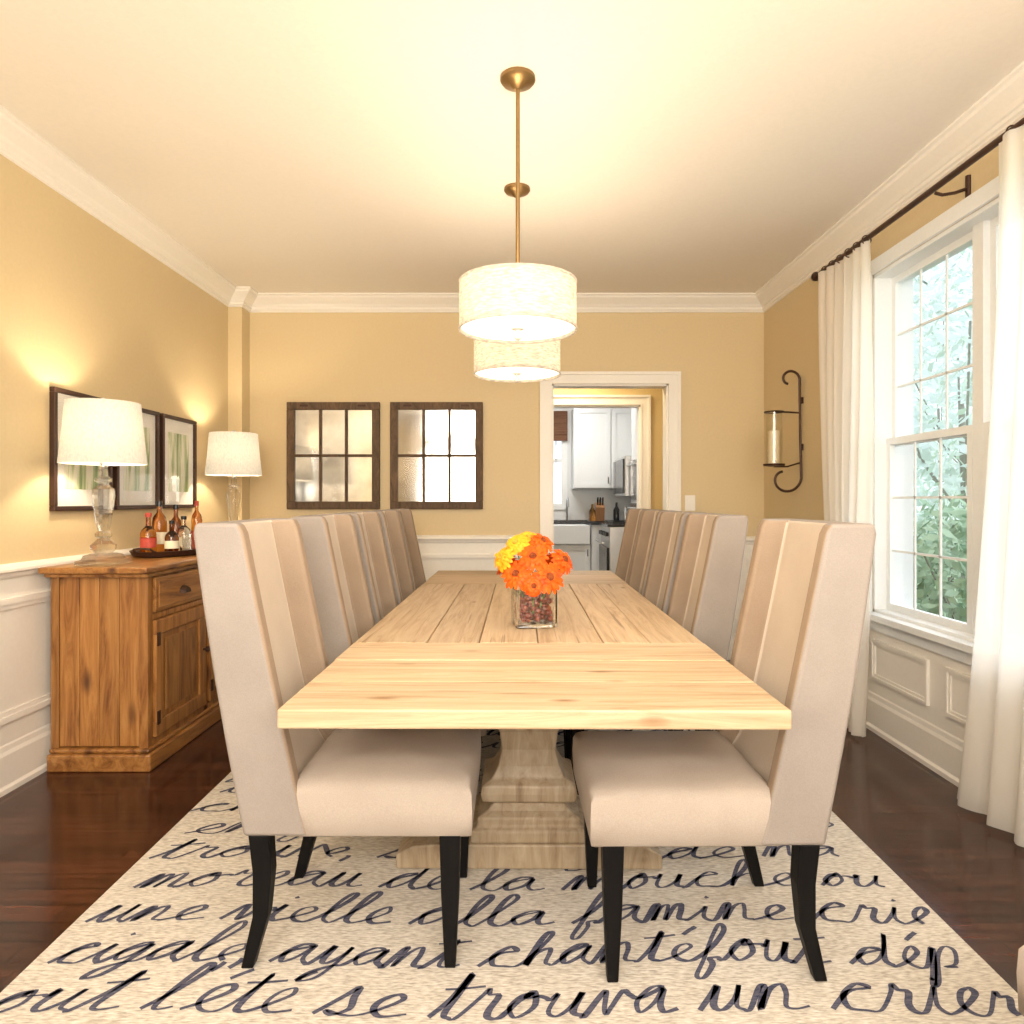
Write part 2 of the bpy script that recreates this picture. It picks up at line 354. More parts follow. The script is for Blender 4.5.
wn = [0]
def make_window(y0, y1):
    wn[0] += 1
    fr = MB()
    fr.box(XR-.0, XR+.2, y0, y0+.02, WZ0, WZ1); fr.box(XR, XR+.2, y1-.02, y1, WZ0, WZ1)
    fr.box(XR, XR+.2, y0, y1, WZ1-.02, WZ1); fr.box(XR, XR+.2, y0, y1, WZ0-.0, WZ0+.02)
    c0 = XR-.018
    fr.box(c0, XR, y0-CW, y0, WZ0, WZ1+CW); fr.box(c0, XR, y1, y1+CW, WZ0, WZ1+CW); fr.box(c0, XR, y0, y1, WZ1, WZ1+CW)
    fr.box(XR-.055, XR+.06, y0-.09, y1+.09, WZ0-.028, WZ0+.005); fr.box(XR-.022, XR, y0-CW, y1+CW, WZ0-.085, WZ0-.028)
    ym = (y0+y1)/2
    fr.box(XR+.06, XR+.13, ym-.035, ym+.035, WZ0, WZ1)
    root = struct(fr.build('window_%d' % wn[0], 'winwhite', bevel=.003), 'white double-hung window pair with muntins')
    for a, b_ in ((y0+.02, ym-.035), (ym+.035, y1-.02)):
        zm = 1.475
        for (z0, z1, xo) in ((WZ0+.02, zm+.02, .060), (zm-.02, WZ1-.02, .088)):
            x0, x1 = XR+xo, XR+xo+.026
            sm = MB(); sm.frame_x(x0, x1, a, b_, z0, z1, .034)
            for k in (1, 2):
                yy = a+.034+(b_-a-.068)*k/3; zz = z0+.034+(z1-z0-.068)*k/3
                sm.box(x0+.009, x1-.009, yy-.0045, yy+.0045, z0+.034, z1-.034); sm.box(x0+.009, x1-.009, a+.034, b_-.034, zz-.0055, zz+.0055)
            sm.build('sash', 'winwhite', parent=root)
            MB().box(x0+.012, x0+.014, a+.034, b_-.034, z0+.034, z1-.034).build('glass_pane', 'pane', parent=root)
make_window(*W1); make_window(*W2)

def casing(x0, x1, zt, yf, mb):
    w_ = .09
    mb.box(x0-w_, x0, yf-.018, yf, 0, zt+w_); mb.box(x1, x1+w_, yf-.018, yf, 0, zt+w_); mb.box(x0, x1, yf-.018, yf, zt, zt+w_)
    mb.box(x0-w_, x0-w_+.022, yf-.03, yf-.018, 0, zt+w_); mb.box(x1+w_-.022, x1+w_, yf-.03, yf-.018, 0, zt+w_); mb.box(x0-w_+.022, x1+w_-.022, yf-.03, yf-.018, zt+w_-.022, zt+w_)
    mb.box(x0-.014, x0-.001, yf-.024, yf-.018, 0, zt+.014); mb.box(x1+.001, x1+.014, yf-.024, yf-.018, 0, zt+.014); mb.box(x0-.001, x1+.001, yf-.024, yf-.018, zt+.001, zt+.014)
mb = MB(); casing(DX0, DX1, DZ, YB, mb)
mb.box(DX0, DX0+.012, YB, YB+.13, 0, DZ); mb.box(DX1-.012, DX1, YB, YB+.13, 0, DZ); mb.box(DX0, DX1, YB, YB+.13, DZ-.012, DZ)
trim(mb, label='white doorway casing')

# ------------------------------------------------------------------ hall + kitchen
HY = 6.35; HX0, HX1 = .12, 1.136
w = MB(); w.box(-1.6, HX0, HY, HY+.12, 0, 2.6); w.box(HX1, 1.85, HY, HY+.12, 0, 2.6); w.box(HX0, HX1, HY, HY+.12, DZ, 2.6)
struct(w.build('wall_hall', 'hallwall'))
struct(MB().box(-1.6, -1.5, YB+.13, HY, 0, 2.6).build('wall_hall_left', 'hallwall')); struct(MB().box(1.75, 1.85, YB+.13, HY, 0, 2.6).build('wall_hall_right', 'hallwall'))
struct(MB().box(-1.7, 1.95, YB+.13, 8.95, 2.6, 2.7).build('ceiling_hall', 'ceil'))
mb = MB(); casing(HX0, HX1, DZ, HY, mb)
mb.box(HX1-.012, HX1, HY, HY+.12, 0, DZ); mb.box(HX0, HX0+.012, HY, HY+.12, 0, DZ); mb.box(HX0, HX1, HY, HY+.12, DZ-.012, DZ)
trim(mb, label='white inner doorway casing')
KW = (-.30, .66, 1.12, 2.25); KB = 8.855
struct(MB().box(-1.6, -1.5, HY+.12, KB, 0, 2.6).build('wall_kitchen_left', 'kwhite')); struct(MB().box(1.62, 1.75, HY+.12, KB, 0, 2.6).build('wall_kitchen_right', 'kwhite'))
w = MB(); w.box(-1.6, KW[0], KB, KB+.1, 0, 2.6); w.box(KW[1], 1.75, KB, KB+.1, 0, 2.6); w.box(KW[0], KW[1], KB, KB+.1, 0, KW[2]); w.box(KW[0], KW[1], KB, KB+.1, KW[3], 2.6)
struct(w.build('wall_kitchen_back', 'kwhite'))
wn[0] += 1
mb = MB(); mb.frame_y(KW[0]-.06, KW[1]+.0, KB-.02, KB+.06, KW[2]-.06, KW[3]+.06, .07); mb.box(KW[0], KW[1], KB+.02, KB+.05, 1.66, 1.70); mb.box(.16, .20, KB+.02, KB+.05, KW[2], KW[3])
for xx in (.28, .40, .52): mb.box(xx-.006, xx+.006, KB+.02, KB+.045, KW[2], KW[3])
wk = struct(mb.build('window_%d' % wn[0], 'winwhite')); MB().box(KW[0], KW[1], KB+.03, KB+.034, KW[2], KW[3]).build('glass_pane', 'pane', parent=wk)
mb = MB()
for i in range(5): mb.box(KW[0]-.05, KW[1]-.0, KB-.06-.008*(i % 2), KB-.021, 2.30-.075*(i+1), 2.30-.075*i)
tag(mb.build('roman_shade', 'romanshade'), 'brown woven roman shade over the kitchen window', 'window shade')
def cabinet(name, x0, x1, yf, yb, z0, z1, nd, label, kick=0):
    e = thing(name, (x0, yf, z0), label, 'cabinet')
    bd = MB().box(0, x1-x0, 0, yb-yf, kick, z1-z0)
    if kick: bd.box(.01, x1-x0-.01, .06, yb-yf, 0, kick)
    bd.build('body', 'kwhite', parent=e)
    dw = (x1-x0)/nd
    for i in range(nd):
        d = MB(); a, b_ = i*dw+.006, (i+1)*dw-.006
        d.frame_y(a, b_, -.022, -.001, kick+.01, z1-z0-.01, .055); d.box(a+.05, b_-.05, -.012, -.002, kick+.06, z1-z0-.06)
        do = d.build('door', 'kwhite', parent=e)
        hx = b_-.03 if i % 2 == 0 else a+.03; hz = kick+.1 if z0 > 1 else z1-z0-.1
        MB().tube([(hx, -.045, hz-.04), (hx, -.045, hz+.04)], .006).build('handle', 'black', parent=do, label='small dark metal handle')
    return e
cabinet('upper_cabinet', .71, 1.615, 8.5, 8.854, 1.32, 2.30, 2, 'white shaker wall cabinet above the kitchen counter')
cabinet('base_cabinet', -.6, .40, 8.25, 8.85, 0, .889, 2, 'white kitchen base cabinet under dark counter', .1)
cabinet('base_cabinet', .90, 1.60, 8.25, 8.85, 0, .889, 2, 'white kitchen base cabinet under dark counter', .1)
cabinet('base_cabinet', .41, .89, 8.25, 8.85, 0, .66, 1, 'white kitchen sink base cabinet', .1)
e = thing('farmhouse_sink', (.65, 8.2, .662), 'white apron-front kitchen sink', 'sink')
s_ = MB(); s_.box(-.23, .23, 0, .03, 0, .22); s_.box(-.23, .23, .42, .45, 0, .22); s_.box(-.23, -.2, .03, .42, 0, .22); s_.box(.2, .23, .03, .42, 0, .22); s_.box(-.2, .2, .03, .42, 0, .03)
s_.build('basin', 'kwhite', parent=e, bevel=.006)
tag(MB().tube([(.65, 8.75, .931), (.65, 8.75, 1.09), (.65, 8.72, 1.17), (.65, 8.65, 1.20), (.65, 8.58, 1.17), (.65, 8.56, 1.10)], .012).build('faucet', 'steel', smooth=True), 'curved steel kitchen faucet behind the sink', 'faucet')
mb = MB(); mb.box(-.62, .415, 8.2, 8.85, .89, .93); mb.box(.885, 1.60, 8.2, 8.85, .89, .93); mb.box(.415, .885, 8.66, 8.85, .89, .93)
tag(mb.build('countertop', 'counter', bevel=.004), 'dark polished stone kitchen countertop', 'countertop')
e = thing('kitchen_range', (.98, 7.25, 0), 'stainless and black kitchen range with gas burners', 'stove')
MB().box(0, .62, 0, .75, 0, .90).build('body', 'steel', parent=e, bevel=.005)
MB().box(-.02, .62, -.0, .75, .90, .925).build('cooktop', 'black', parent=e)
MB().box(-.025, 0, .04, .71, .15, .68).build('oven_door', 'black', parent=e)
MB().tube([(-.06, .08, .73), (-.06, .67, .73)], .012).build('handle', 'steel', parent=e)
for k in range(5): MB().tube([(-.0, .1+.135*k, .82), (-.035, .1+.135*k, .82)], .022, 12).build('knob', 'black', parent=e)
g = MB()
for k in range(4): g.box(.04, .58, .08+.19*k, .095+.19*k, .925, .95); g.box(.05+.16*k, .065+.16*k, .06, .70, .925, .95)
g.build('burner_grate', 'black', parent=e)
e = thing('wall_oven_cabinet', (1.20, 6.56, 0), 'tall white kitchen cabinet with built-in black ovens', 'oven cabinet')
MB().box(0, .41, 0, .65, 0, 2.3).build('body', 'kwhite', parent=e)
for z0 in (.75, 1.18):
    MB().box(-.015, 0, .03, .62, z0, z0+.4).build('oven_door', 'black', parent=e)
    MB().tube([(-.05, .08, z0+.35), (-.05, .57, z0+.35)], .01).build('handle', 'steel', parent=e)
e = thing('microwave_oven', (1.14, 7.25, 1.22), 'black and steel microwave above the range', 'microwave')
MB().box(0, .478, 0, .75, 0, .42).build('body', 'steel', parent=e, bevel=.005); MB().box(-.02, 0, .03, .56, .03, .39).build('door', 'black', parent=e); MB().box(-.02, 0, .58, .72, .03, .39).build('control_panel', 'black', parent=e)
e = thing('knife_block', (1.02, 8.45, .931), 'wooden knife block with dark handles on kitchen counter', 'knife block')
MB().loft([[(-.05, -.07, 0), (.05, -.07, 0), (.05, .07, 0), (-.05, .07, 0)], [(-.05, -.11, .16), (.05, -.11, .16), (.05, -.0, .22), (-.05, -.0, .22)]]).build('block', 'bamboo', parent=e)
for k in range(3): MB().tube([(-.03+.03*k, -.05, .18), (-.03+.03*k, -.09, .28)], .01).build('knife_handle', 'black', parent=e)
for k, (x, mt, h) in enumerate(((.93, 'amber', .2), (1.22, 'black', .22), (1.33, 'steel', .17))):
    o = MB().lathe([(.035, 0), (.037, .02), (.037, h*.6), (.014, h*.78), (.014, h)], seg=16).build('canister' if mt == 'steel' else 'bottle', mt, loc=(x, 8.42, .931), smooth=True)
    tag(o, {'amber': 'small amber glass bottle on kitchen counter', 'black': 'dark oil bottle on kitchen counter', 'steel': 'small metal canister on kitchen counter'}[mt], 'bottle' if mt != 'steel' else 'canister')

# ------------------------------------------------------------------ rug with handwriting
G = {
'a': ([(0,0),(.35,.6),(.9,.95),(.55,1.0),(.22,.5),(.42,.02),(.8,.35),(1.0,.95),(.97,.3),(1.2,0)],1.35),
'b': ([(0,0),(.4,.9),(.62,1.8),(.45,2.0),(.32,1.4),(.32,.15),(.6,-.02),(.92,.4),(.75,.85),(.95,.8)],1.05),
'c': ([(0,0),(.4,.7),(.88,.85),(.62,1.03),(.28,.6),(.38,.08),(.75,-.02)],1.15),
'd': ([(0,0),(.35,.6),(.88,.95),(.5,1.0),(.22,.45),(.42,.0),(.82,.4),(1.05,1.3),(1.1,2.0),(1.02,1.2),(1.0,.3),(1.2,0)],1.35),
'e': ([(0,0),(.45,.3),(.85,.75),(.68,1.03),(.38,.8),(.3,.35),(.6,-.02)],1.05),
'f': ([(0,0),(.55,.8),(.9,1.75),(.7,2.1),(.5,1.4),(.36,0),(.20,-.85),(.48,-1.0),(.68,-.3),(.58,.05),(.8,.12)],1.0),
'g': ([(0,0),(.35,.6),(.88,.95),(.5,1.0),(.22,.5),(.42,.05),(.8,.35),(.97,.95),(.9,0),(.66,-.8),(.2,-.95),(.30,-.5),(.85,-.1)],1.2),
'h': ([(0,0),(.42,.8),(.68,1.75),(.5,2.05),(.36,1.5),(.28,0),(.42,.65),(.78,1),(.95,.75),(.95,.15),(1.15,0)],1.3),
'i': ([(0,0),(.3,.6),(.42,1),(.4,.3),(.58,-.02)],.8),
'l': ([(0,0),(.42,.8),(.70,1.75),(.48,2.05),(.32,1.4),(.34,.3),(.55,-.02)],.8),
'm': ([(0,0),(.22,.85),(.34,.9),(.3,0),(.5,.8),(.75,.98),(.8,.6),(.8,0),(1.0,.8),(1.25,.98),(1.32,.6),(1.36,.1),(1.6,0)],1.75),
'n': ([(0,0),(.22,.85),(.34,.9),(.3,0),(.52,.8),(.82,.98),(.92,.6),(.96,.1),(1.2,0)],1.35),
'o': ([(0,0),(.3,.6),(.62,1.0),(.35,.9),(.18,.42),(.48,-.02),(.86,.42),(.66,1.02),(.55,.78),(.85,.82)],1.0),
'p': ([(0,0),(.3,.95),(.22,.1),(.02,-.85),(.20,-.7),(.42,.4),(.70,.98),(1.0,.75),(.9,.15),(.55,0),(.9,-.02)],1.2),
'r': ([(0,0),(.3,.8),(.4,1.15),(.5,.92),(.8,.88),(.74,.3),(.85,0)],1.1),
's': ([(0,0),(.42,.75),(.6,1.15),(.66,.7),(.76,.25),(.48,-.02),(.25,.15),(.7,0)],1.05),
't': ([(0,0),(.35,.8),(.52,1.7),(.44,.8),(.44,.15),(.65,-.02)],.9),
'u': ([(0,0),(.25,.7),(.34,1),(.32,.2),(.58,0),(.88,.45),(.96,1),(.95,.2),(1.15,0)],1.3),
'v': ([(0,0),(.2,.85),(.34,.95),(.46,.25),(.55,.0),(.66,.3),(.85,1.0),(1.05,.85)],1.15),
'y': ([(0,0),(.25,.8),(.36,1),(.34,.2),(.6,.05),(.9,.5),(.98,1),(.9,0),(.64,-.8),(.2,-.95),(.30,-.5),(.85,-.1)],1.2),
}
G['z'] = G['y']; G['q'] = G['g']; G['j'] = G['i']
def catmull(P, k=6):
    out = []
    for i in range(len(P)-1):
        p0 = P[max(i-1, 0)]; p1 = P[i]; p2 = P[i+1]; p3 = P[min(i+2, len(P)-1)]
        for j in range(k):
            t = j/k
            out.append(tuple(.5*((2*p1[d])+(-p0[d]+p2[d])*t+(2*p0[d]-5*p1[d]+4*p2[d]-p3[d])*t*t+(-p0[d]+3*p1[d]-3*p2[d]+p3[d])*t**3) for d in (0, 1)))
    out.append(P[-1]); return out
def write(mb, text, x0, x1, yb, xh, z, wd=.0175):
    strokes = []; cur = []; x = 0; prev = ' '
    for ch in text:
        if ch == ' ':
            if cur: cur.append((x+.2, cur[-1][1]+.12)); strokes.append(cur); cur = []
            x += .85; prev = ch; continue
        if ch == "'":
            if cur: cur.append((x+.15, .1)); strokes.append(cur); cur = []
            strokes.append([(x+.12, 2.15), (x+.10, 1.95), (x+.0, 1.7)]); x += .40; prev = ch; continue
        if ch == ',':
            if cur: strokes.append(cur); cur = []
            strokes.append([(x+.15, .12), (x+.17, -.08), (x+.05, -.38)]); x += .3; prev = ch; continue
        acc = ch == 'é'
        pts, w_ = G['e' if acc else ch]
        if prev in 'obv': pts = [(.1, .80)]+list(pts[1:]) if ch in 'unmrilthv' else [(.12, .62)]+list(pts[1:])
        js = R.uniform(.85, 1.20); jh = R.uniform(.84, 1.10)
        cur += [(x+px*js+R.uniform(-.03, .03), py*jh*R.uniform(.95, 1.05)) for px, py in pts]
        if acc: strokes.append([(x+.45, 1.35), (x+.65, 1.6), (x+.85, 1.8)])
        if ch == 'i': strokes.append([(x+.4, 1.42), (x+.46, 1.46), (x+.5, 1.50)])
        if ch == 't': strokes.append([(x-.05, 1.18), (x+.4, 1.22), (x+1.05, 1.34)])
        x += w_*js; prev = ch
    if cur: strokes.append(cur)
    sc = (x1-x0)/x
    for st in strokes:
        W = [(x0+(px)*sc+.38*py*xh, yb+py*xh+.014*math.sin(px*.35)) for px, py in st]
        Q = catmull(W, 6)
        L = []; n = len(Q)
        for i, q in enumerate(Q):
            a = Q[max(i-1, 0)]; b_ = Q[min(i+1, n-1)]
            dx, dy = b_[0]-a[0], b_[1]-a[1]; l = math.hypot(dx, dy) or 1e-6
            th = math.atan2(dy, dx)
            ww = wd*(.38+.62*abs(math.sin(th-.15)))*.5*(.88+.2*math.sin(i*.11))
            f = lambda X: min(RX1-.002, max(RX0+.002, X))
            L.append(((f(q[0]-dy/l*ww), q[1]+dx/l*ww, z), (f(q[0]+dy/l*ww), q[1]-dx/l*ww, z)))
        vs = [p for pr in L for p in pr]
        mb.add(vs, [(2*i, 2*i+1, 2*i+3, 2*i+2) for i in range(n-1)], 1)
rug = MB(); RX0, RX1, RY0, RY1 = -1.22, 1.19, 1.25, 4.30
rug.box(RX0, RX1, RY0, RY1, 0.001, .012)
rows = ["out l'été se trouva un crier", "cigale, ayant chantéfout dép", "une vielle alla famine crie", "moreau de la mouche ou", "trouve, se ronge de na", "en fuite la bise venue", "chez la fourmi voisine", "la priant de lui preter", "grain pour subsister", "jusqu a la saison", "je vous paierai lui dit", "avant l'août foi d'anim", "interet et principal"]
G['û'] = G['u']
yb = 1.592
for i, t in enumerate(rows):
    if yb > 4.15: break
    write(rug, t, RX0+(.0, .04, .03, .07, .03, .06)[i % 6], RX1-.03-(.0, .03, .0, .03, .08, .02)[i % 6], yb, (.076, .076, .074, .072)[min(i, 3)], .0132)
    yb += .172
tag(rug.build('area_rug', ['rug', 'ink'], recalc=False), 'cream wool area rug covered in dark cursive French handwriting', 'rug')

# ------------------------------------------------------------------ dining table
TX, TY0, TY1, TZ = .050, 1.525, 4.55, .722
tb = thing('dining_table', (TX, (TY0+TY1)/2, .014), 'long rustic light pine trestle dining table', 'table', rz=math.radians(-.4))
hx, hy = .563, (TY1-TY0)/2; zt = TZ-.014; zb = zt-.043
t = MB(); g = .0012; lw = .72
for sgn in (-1, 1):
    ys = sorted((sgn*hy, sgn*(hy-lw))); k = 3; bw = lw/k
    for i in range(k):
        e0, e1 = R.uniform(-.004, .001), R.uniform(-.001, .004)
        t.box(-hx+e0*-1, hx-e1, ys[0]+i*bw+g, ys[0]+(i+1)*bw-g, zb, zt-.0008*(i % 2), 0)
xs = [-hx, -.33, -.16, .03, .24, .39, hx]
for i in range(len(xs)-1):
    t.box(xs[i]+g, xs[i+1]-g, -hy+lw+.002, hy-lw-.002, zb, zt-.0008*(i % 2), 1)
t.box(-hx+.06, hx-.06, -hy+.12, hy-.12, zb-.010, zb+.004, 1)
t.build('table_top', ['tabx', 'taby'], parent=tb, bevel=.0045)
for sgn in (-1, 1):
    cy = sgn*.68
    p = MB()
    p.sqloft([(.185, .14, .077), (.185, .14, .115), (.165, .125, .125), (.165, .125, .15), (.135, .105, .165), (.115, .09, .185), (.15, .12, .20), (.155, .123, .225), (.15, .12, .25), (.12, .095, .265), (.10, .08, .30), (.088, .07, .35), (.095, .077, .41), (.118, .095, .455), (.118, .095, .475), (.085, .07, .49), (.085, .07, .52), (.11, .09, .535), (.11, .09, .56), (.14, .11, .58), (.14, .11, .60)], 0, cy)
    p.build('pedestal', 'ped', parent=tb, bevel=.005)
    f = MB()
    prof = [(-.42, 0), (.42, 0), (.42, .045), (.37, .072), (.30, .078), (-.30, .078), (-.37, .072), (-.42, .045)]
    f.loft([[(x, cy-.15, z) for x, z in prof], [(x, cy+.15, z) for x, z in prof]])
    f.build('trestle_foot', 'ped', parent=tb, bevel=.006)
    MB().box(-.42, .42, cy-.06, cy+.06, .60, zb-.010).build('support_beam', 'ped', parent=tb, bevel=.008)
MB().box(-.04, .04, -.56, .56, .19, .27).build('stretcher', 'ped', parent=tb, bevel=.006)

# ------------------------------------------------------------------ dining chairs
def lerp(a, b_, t): return a+(b_-a)*t
ch = thing('dining_chair', (-.40, 1.965, .013), 'tall upholstered beige linen dining chair with dark wood legs', 'chair', 'dining chairs around the table')
br = MB(); rings = []
for z in (.335, .40, .47, .58, .72, .88, 1.00, 1.085, 1.11):
    t = (z-.335)/(1.11-.335)
    xb = lerp(-.272, -.400, t) - .008*math.sin(pi*t); xf = lerp(-.112, -.278, t**.92)
    xm = xf-.072*min(1, max(0.25, (z-.30)/.2)); xm = max(xm, xb+.038)
    wo, wi = .238, .190
    if z > 1.10: xb += .008; xf -= .008; xm -= .002
    rings.append([(xb, -wo, z), (xb, wo, z), (xf, wo, z), (xf, wi, z), (xm, wi-.006, z), (xm, -wi+.006, z), (xf, -wi, z), (xf, -wo, z)])
br.loft(rings, mi=1, mats=[1, 1, 2, 2, 0, 2, 2, 1]); br.build('backrest', ['chair', 'chairside', 'wingshade'], parent=ch, smooth=True, bevel=.010, seg=3, ang=60)
st = MB(); x0, x1, y0, y1 = -.17, .294, -.236, .236
rings = []
def ringrect(z, ins, n=6):
    pts = []
    xa, xb, ya, yb = x0+ins, x1-ins, y0+ins, y1-ins
    for i in range(n): pts.append((lerp(xa, xb, i/n), ya, z))
    for i in range(n): pts.append((xb, lerp(ya, yb, i/n), z))
    for i in range(n): pts.append((lerp(xb, xa, i/n), yb, z))
    for i in range(n): pts.append((xa, lerp(yb, ya, i/n), z))
    return pts
for z, ins in ((.330, .012), (.337, .002), (.40, .0), (.440, .002), (.456, .010), (.466, .026), (.474, .06), (.480, .11), (.483, .17), (.484, .21)):
    rings.append(ringrect(z, ins))
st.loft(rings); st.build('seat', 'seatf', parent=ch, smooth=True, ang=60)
for sy in (-1, 1):
    lg = MB(); cy = sy*.208
    lg.sqloft([(.026, .023, .336), (.022, .019, .18), (.0135, .0135, 0)], .238, cy); lg.build('leg', 'leg', parent=ch, bevel=.003, label='tapered dark wood front leg')
    lg = MB()
    lg.loft([[(cx-h, cy-h, z), (cx+h, cy-h, z), (cx+h, cy+h, z), (cx-h, cy+h, z)] for cx, h, z in ((-.236, .025, .336), (-.228, .023, .24), (-.234, .019, .13), (-.268, .015, 0))])
    lg.build('leg', 'leg', parent=ch, bevel=.003, label='curved dark wood back leg')
ys = [2.70, 3.27, 3.81, 4.33]
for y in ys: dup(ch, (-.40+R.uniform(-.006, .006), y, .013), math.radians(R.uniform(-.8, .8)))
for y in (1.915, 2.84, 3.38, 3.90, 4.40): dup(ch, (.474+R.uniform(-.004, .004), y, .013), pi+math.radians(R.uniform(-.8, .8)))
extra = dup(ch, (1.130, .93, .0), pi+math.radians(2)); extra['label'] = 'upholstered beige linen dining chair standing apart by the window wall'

# ------------------------------------------------------------------ vase and gerberas
VX, VY, VZ = .068, 2.56, TZ+.001
va = thing('glass_vase', (VX, VY, VZ), 'square clear glass vase holding gerberas on the table', 'vase', rz=math.radians(8))
h = .075; o = MB()
def sq(hh, z, r=.012):
    pts = []
    for cx, cy, a0 in ((1, 1, 0), (-1, 1, 90), (-1, -1, 180), (1, -1, 270)):
        for k in range(4):
            a = math.radians(a0+30*k); pts.append((cx*(hh-r)+r*math.cos(a), cy*(hh-r)+r*math.sin(a), z))
    return pts
o.loft([sq(h-.006, .0), sq(h, .004), sq(h, .135), sq(h-.006, .136), sq(h-.007, .014), sq(h-.02, .012)], cap=True)
o.build('glass_body', 'glass', parent=va, smooth=True, ang=30)
fl = MB()
for i in range(300):
    r_ = .011; x, y, z = R.uniform(-.054, .054), R.uniform(-.054, .054), R.uniform(.026, .108)
    fl.lathe([(r_*.3, -r_*.95), (r_*.8, -r_*.6), (r_, 0), (r_*.8, r_*.6), (r_*.3, r_*.95)], x, y, 8, R.choice((0, 0, 0, 1)), z=z)
f_ = fl.build('berry_filler', ['berry', 'fcenter'], parent=va, smooth=True); f_['kind'] = 'stuff'; f_['label'] = 'dark red berries filling the vase'
def gerbera(dx, dy, dz, tilt, az, rad, kind):
    rad *= 1.05; dx *= 1.15; dy *= 1.12
    e = thing('gerbera', (VX-.004, VY, VZ), ('orange' if kind == 'orange' else 'yellow')+' gerbera flower in the glass vase', 'flower', 'gerberas in the glass vase')
    head = Vector((dx, dy, dz))
    nz = Vector((math.sin(tilt)*math.cos(az), math.sin(tilt)*math.sin(az), math.cos(tilt)))
    a = nz.orthogonal().normalized(); b_ = nz.cross(a)
    def P(u, v_, w_): return head+a*u+b_*v_+nz*w_
    pm = MB()
    for ring, (n, rr, lift, w_) in enumerate(((17, rad, -.004, .0085), (14, rad*.80, .005, .0072), (11, rad*.50, .010, .0052))):
        for k in range(n):
            an = 2*pi*(k+.5*ring)/n+R.uniform(-.07, .07); ca, sa = math.cos(an), math.sin(an); L = rr*R.uniform(.88, 1.08)
            dr = R.uniform(-.014, .004)
            pts = []
            for t_, ww, hh in ((.12, .35, 0), (.45, .85, .008), (.75, 1.0, .009), (.93, .68, .004), (1.0, .15, 0)):
                for sg in (-1, 1):
                    u = ca*L*t_-sa*w_*ww*sg; v_ = sa*L*t_+ca*w_*ww*sg
                    pts.append(P(u, v_, lift+hh+dr*t_*t_))
            pm.add(pts, [(2*i, 2*i+1, 2*i+3, 2*i+2) for i in range(4)])
    pm.build('petals', kind, parent=e, smooth=True, recalc=False, ang=80)
    cm = MB()
    rings = [[P(r_*math.cos(2*pi*j/14), r_*math.sin(2*pi*j/14), z_) for j in range(14)] for r_, z_ in ((rad*.12, -.008), (rad*.25, .004), (rad*.25, .017), (rad*.18, .022), (rad*.05, .019))]
    cm.loft(rings); cm.build('flower_center', 'fcenter' if kind == 'orange' else 'fcenter2', parent=e, smooth=True)
    root = Vector((dx*.25, dy*.25, .03)); mid = (root+head)/2+Vector((dx*.1, dy*.1, .02))
    pts = [root+(mid-root)*t_ for t_ in (0, .5)]+[mid+(head-nz*.006-mid)*t_ for t_ in (0, .5, 1)]
    MB().tube(pts, .0028, 6).build('stem', 'stem', parent=e, smooth=True)
for q in ((-.050, -.06, .190, 1.1, -1.9, .056, 'orange'), (.048, -.075, .182, 1.2, -1.3, .060, 'orange'), (.000, -.045, .250, 1.0, -1.6, .054, 'orange'),
          (.095, -.01, .235, 1.0, -.8, .052, 'orange'), (-.050, -.0, .295, .9, -2.0, .046, 'yellow'), (.030, .01, .300, .8, -1.2, .046, 'orange'),
          (-.092, -.02, .245, 1.1, -2.4, .050, 'yellow'), (-.01, .05, .31, .7, -1.6, .042, 'yellow'), (.002, -.09, .155, 1.4, -1.6, .038, 'orange'),
          (.07, .07, .22, .9, .8, .050, 'orange'), (-.08, .07, .21, .9, 2.3, .050, 'orange')):
    gerbera(*q)

# ------------------------------------------------------------------ sideboard
SX0, SX1, SY0, SY1 = -2.03, -1.61, 3.06, 4.76
sb = thing('sideboard', (SX0, SY0, 0), 'honey-stained rustic pine sideboard with drawers and doors', 'sideboard')
W_, L_ = SX1-SX0, SY1-SY0
bd = MB(); n = 4
bd.box(0, W_, .022, L_-.0, .09, .845, 0)
for i in range(n): bd.box(.035+i*(W_-.07)/n+.001, .035+(i+1)*(W_-.07)/n-.001, .006, .022, .10, .845)
bd.box(-.0, .035, 0, .03, .09, .845); bd.box(W_-.035, W_+.006, -.0, .04, .09, .845)
for k in range(1, 3): bd.box(W_, W_+.006, L_*k/3-.02, L_*k/3+.02, .09, .845)
bd.box(W_, W_+.006, L_-.04, L_, .09, .845); bd.box(W_, W_+.006, .04, L_-.04, .65, .675); bd.box(W_, W_+.006, .04, L_-.04, .09, .12)
bd.build('body', 'sbz', parent=sb, bevel=.004)
MB().box(-.0, W_+.03, -.03, L_+.03, 0, .075).build('plinth', 'sby', parent=sb, bevel=.008)
MB().box(-.0, W_+.018, -.015, L_+.015, .075, .095).build('plinth_moulding', 'sby', parent=sb, bevel=.008)
tp = MB(); tp.box(-.0, W_+.045, -.085, L_+.05, .865, .892); tp.box(0, W_+.025, -.045, L_+.03, .845, .865); tp.build('top', 'sby', parent=sb, bevel=.007)
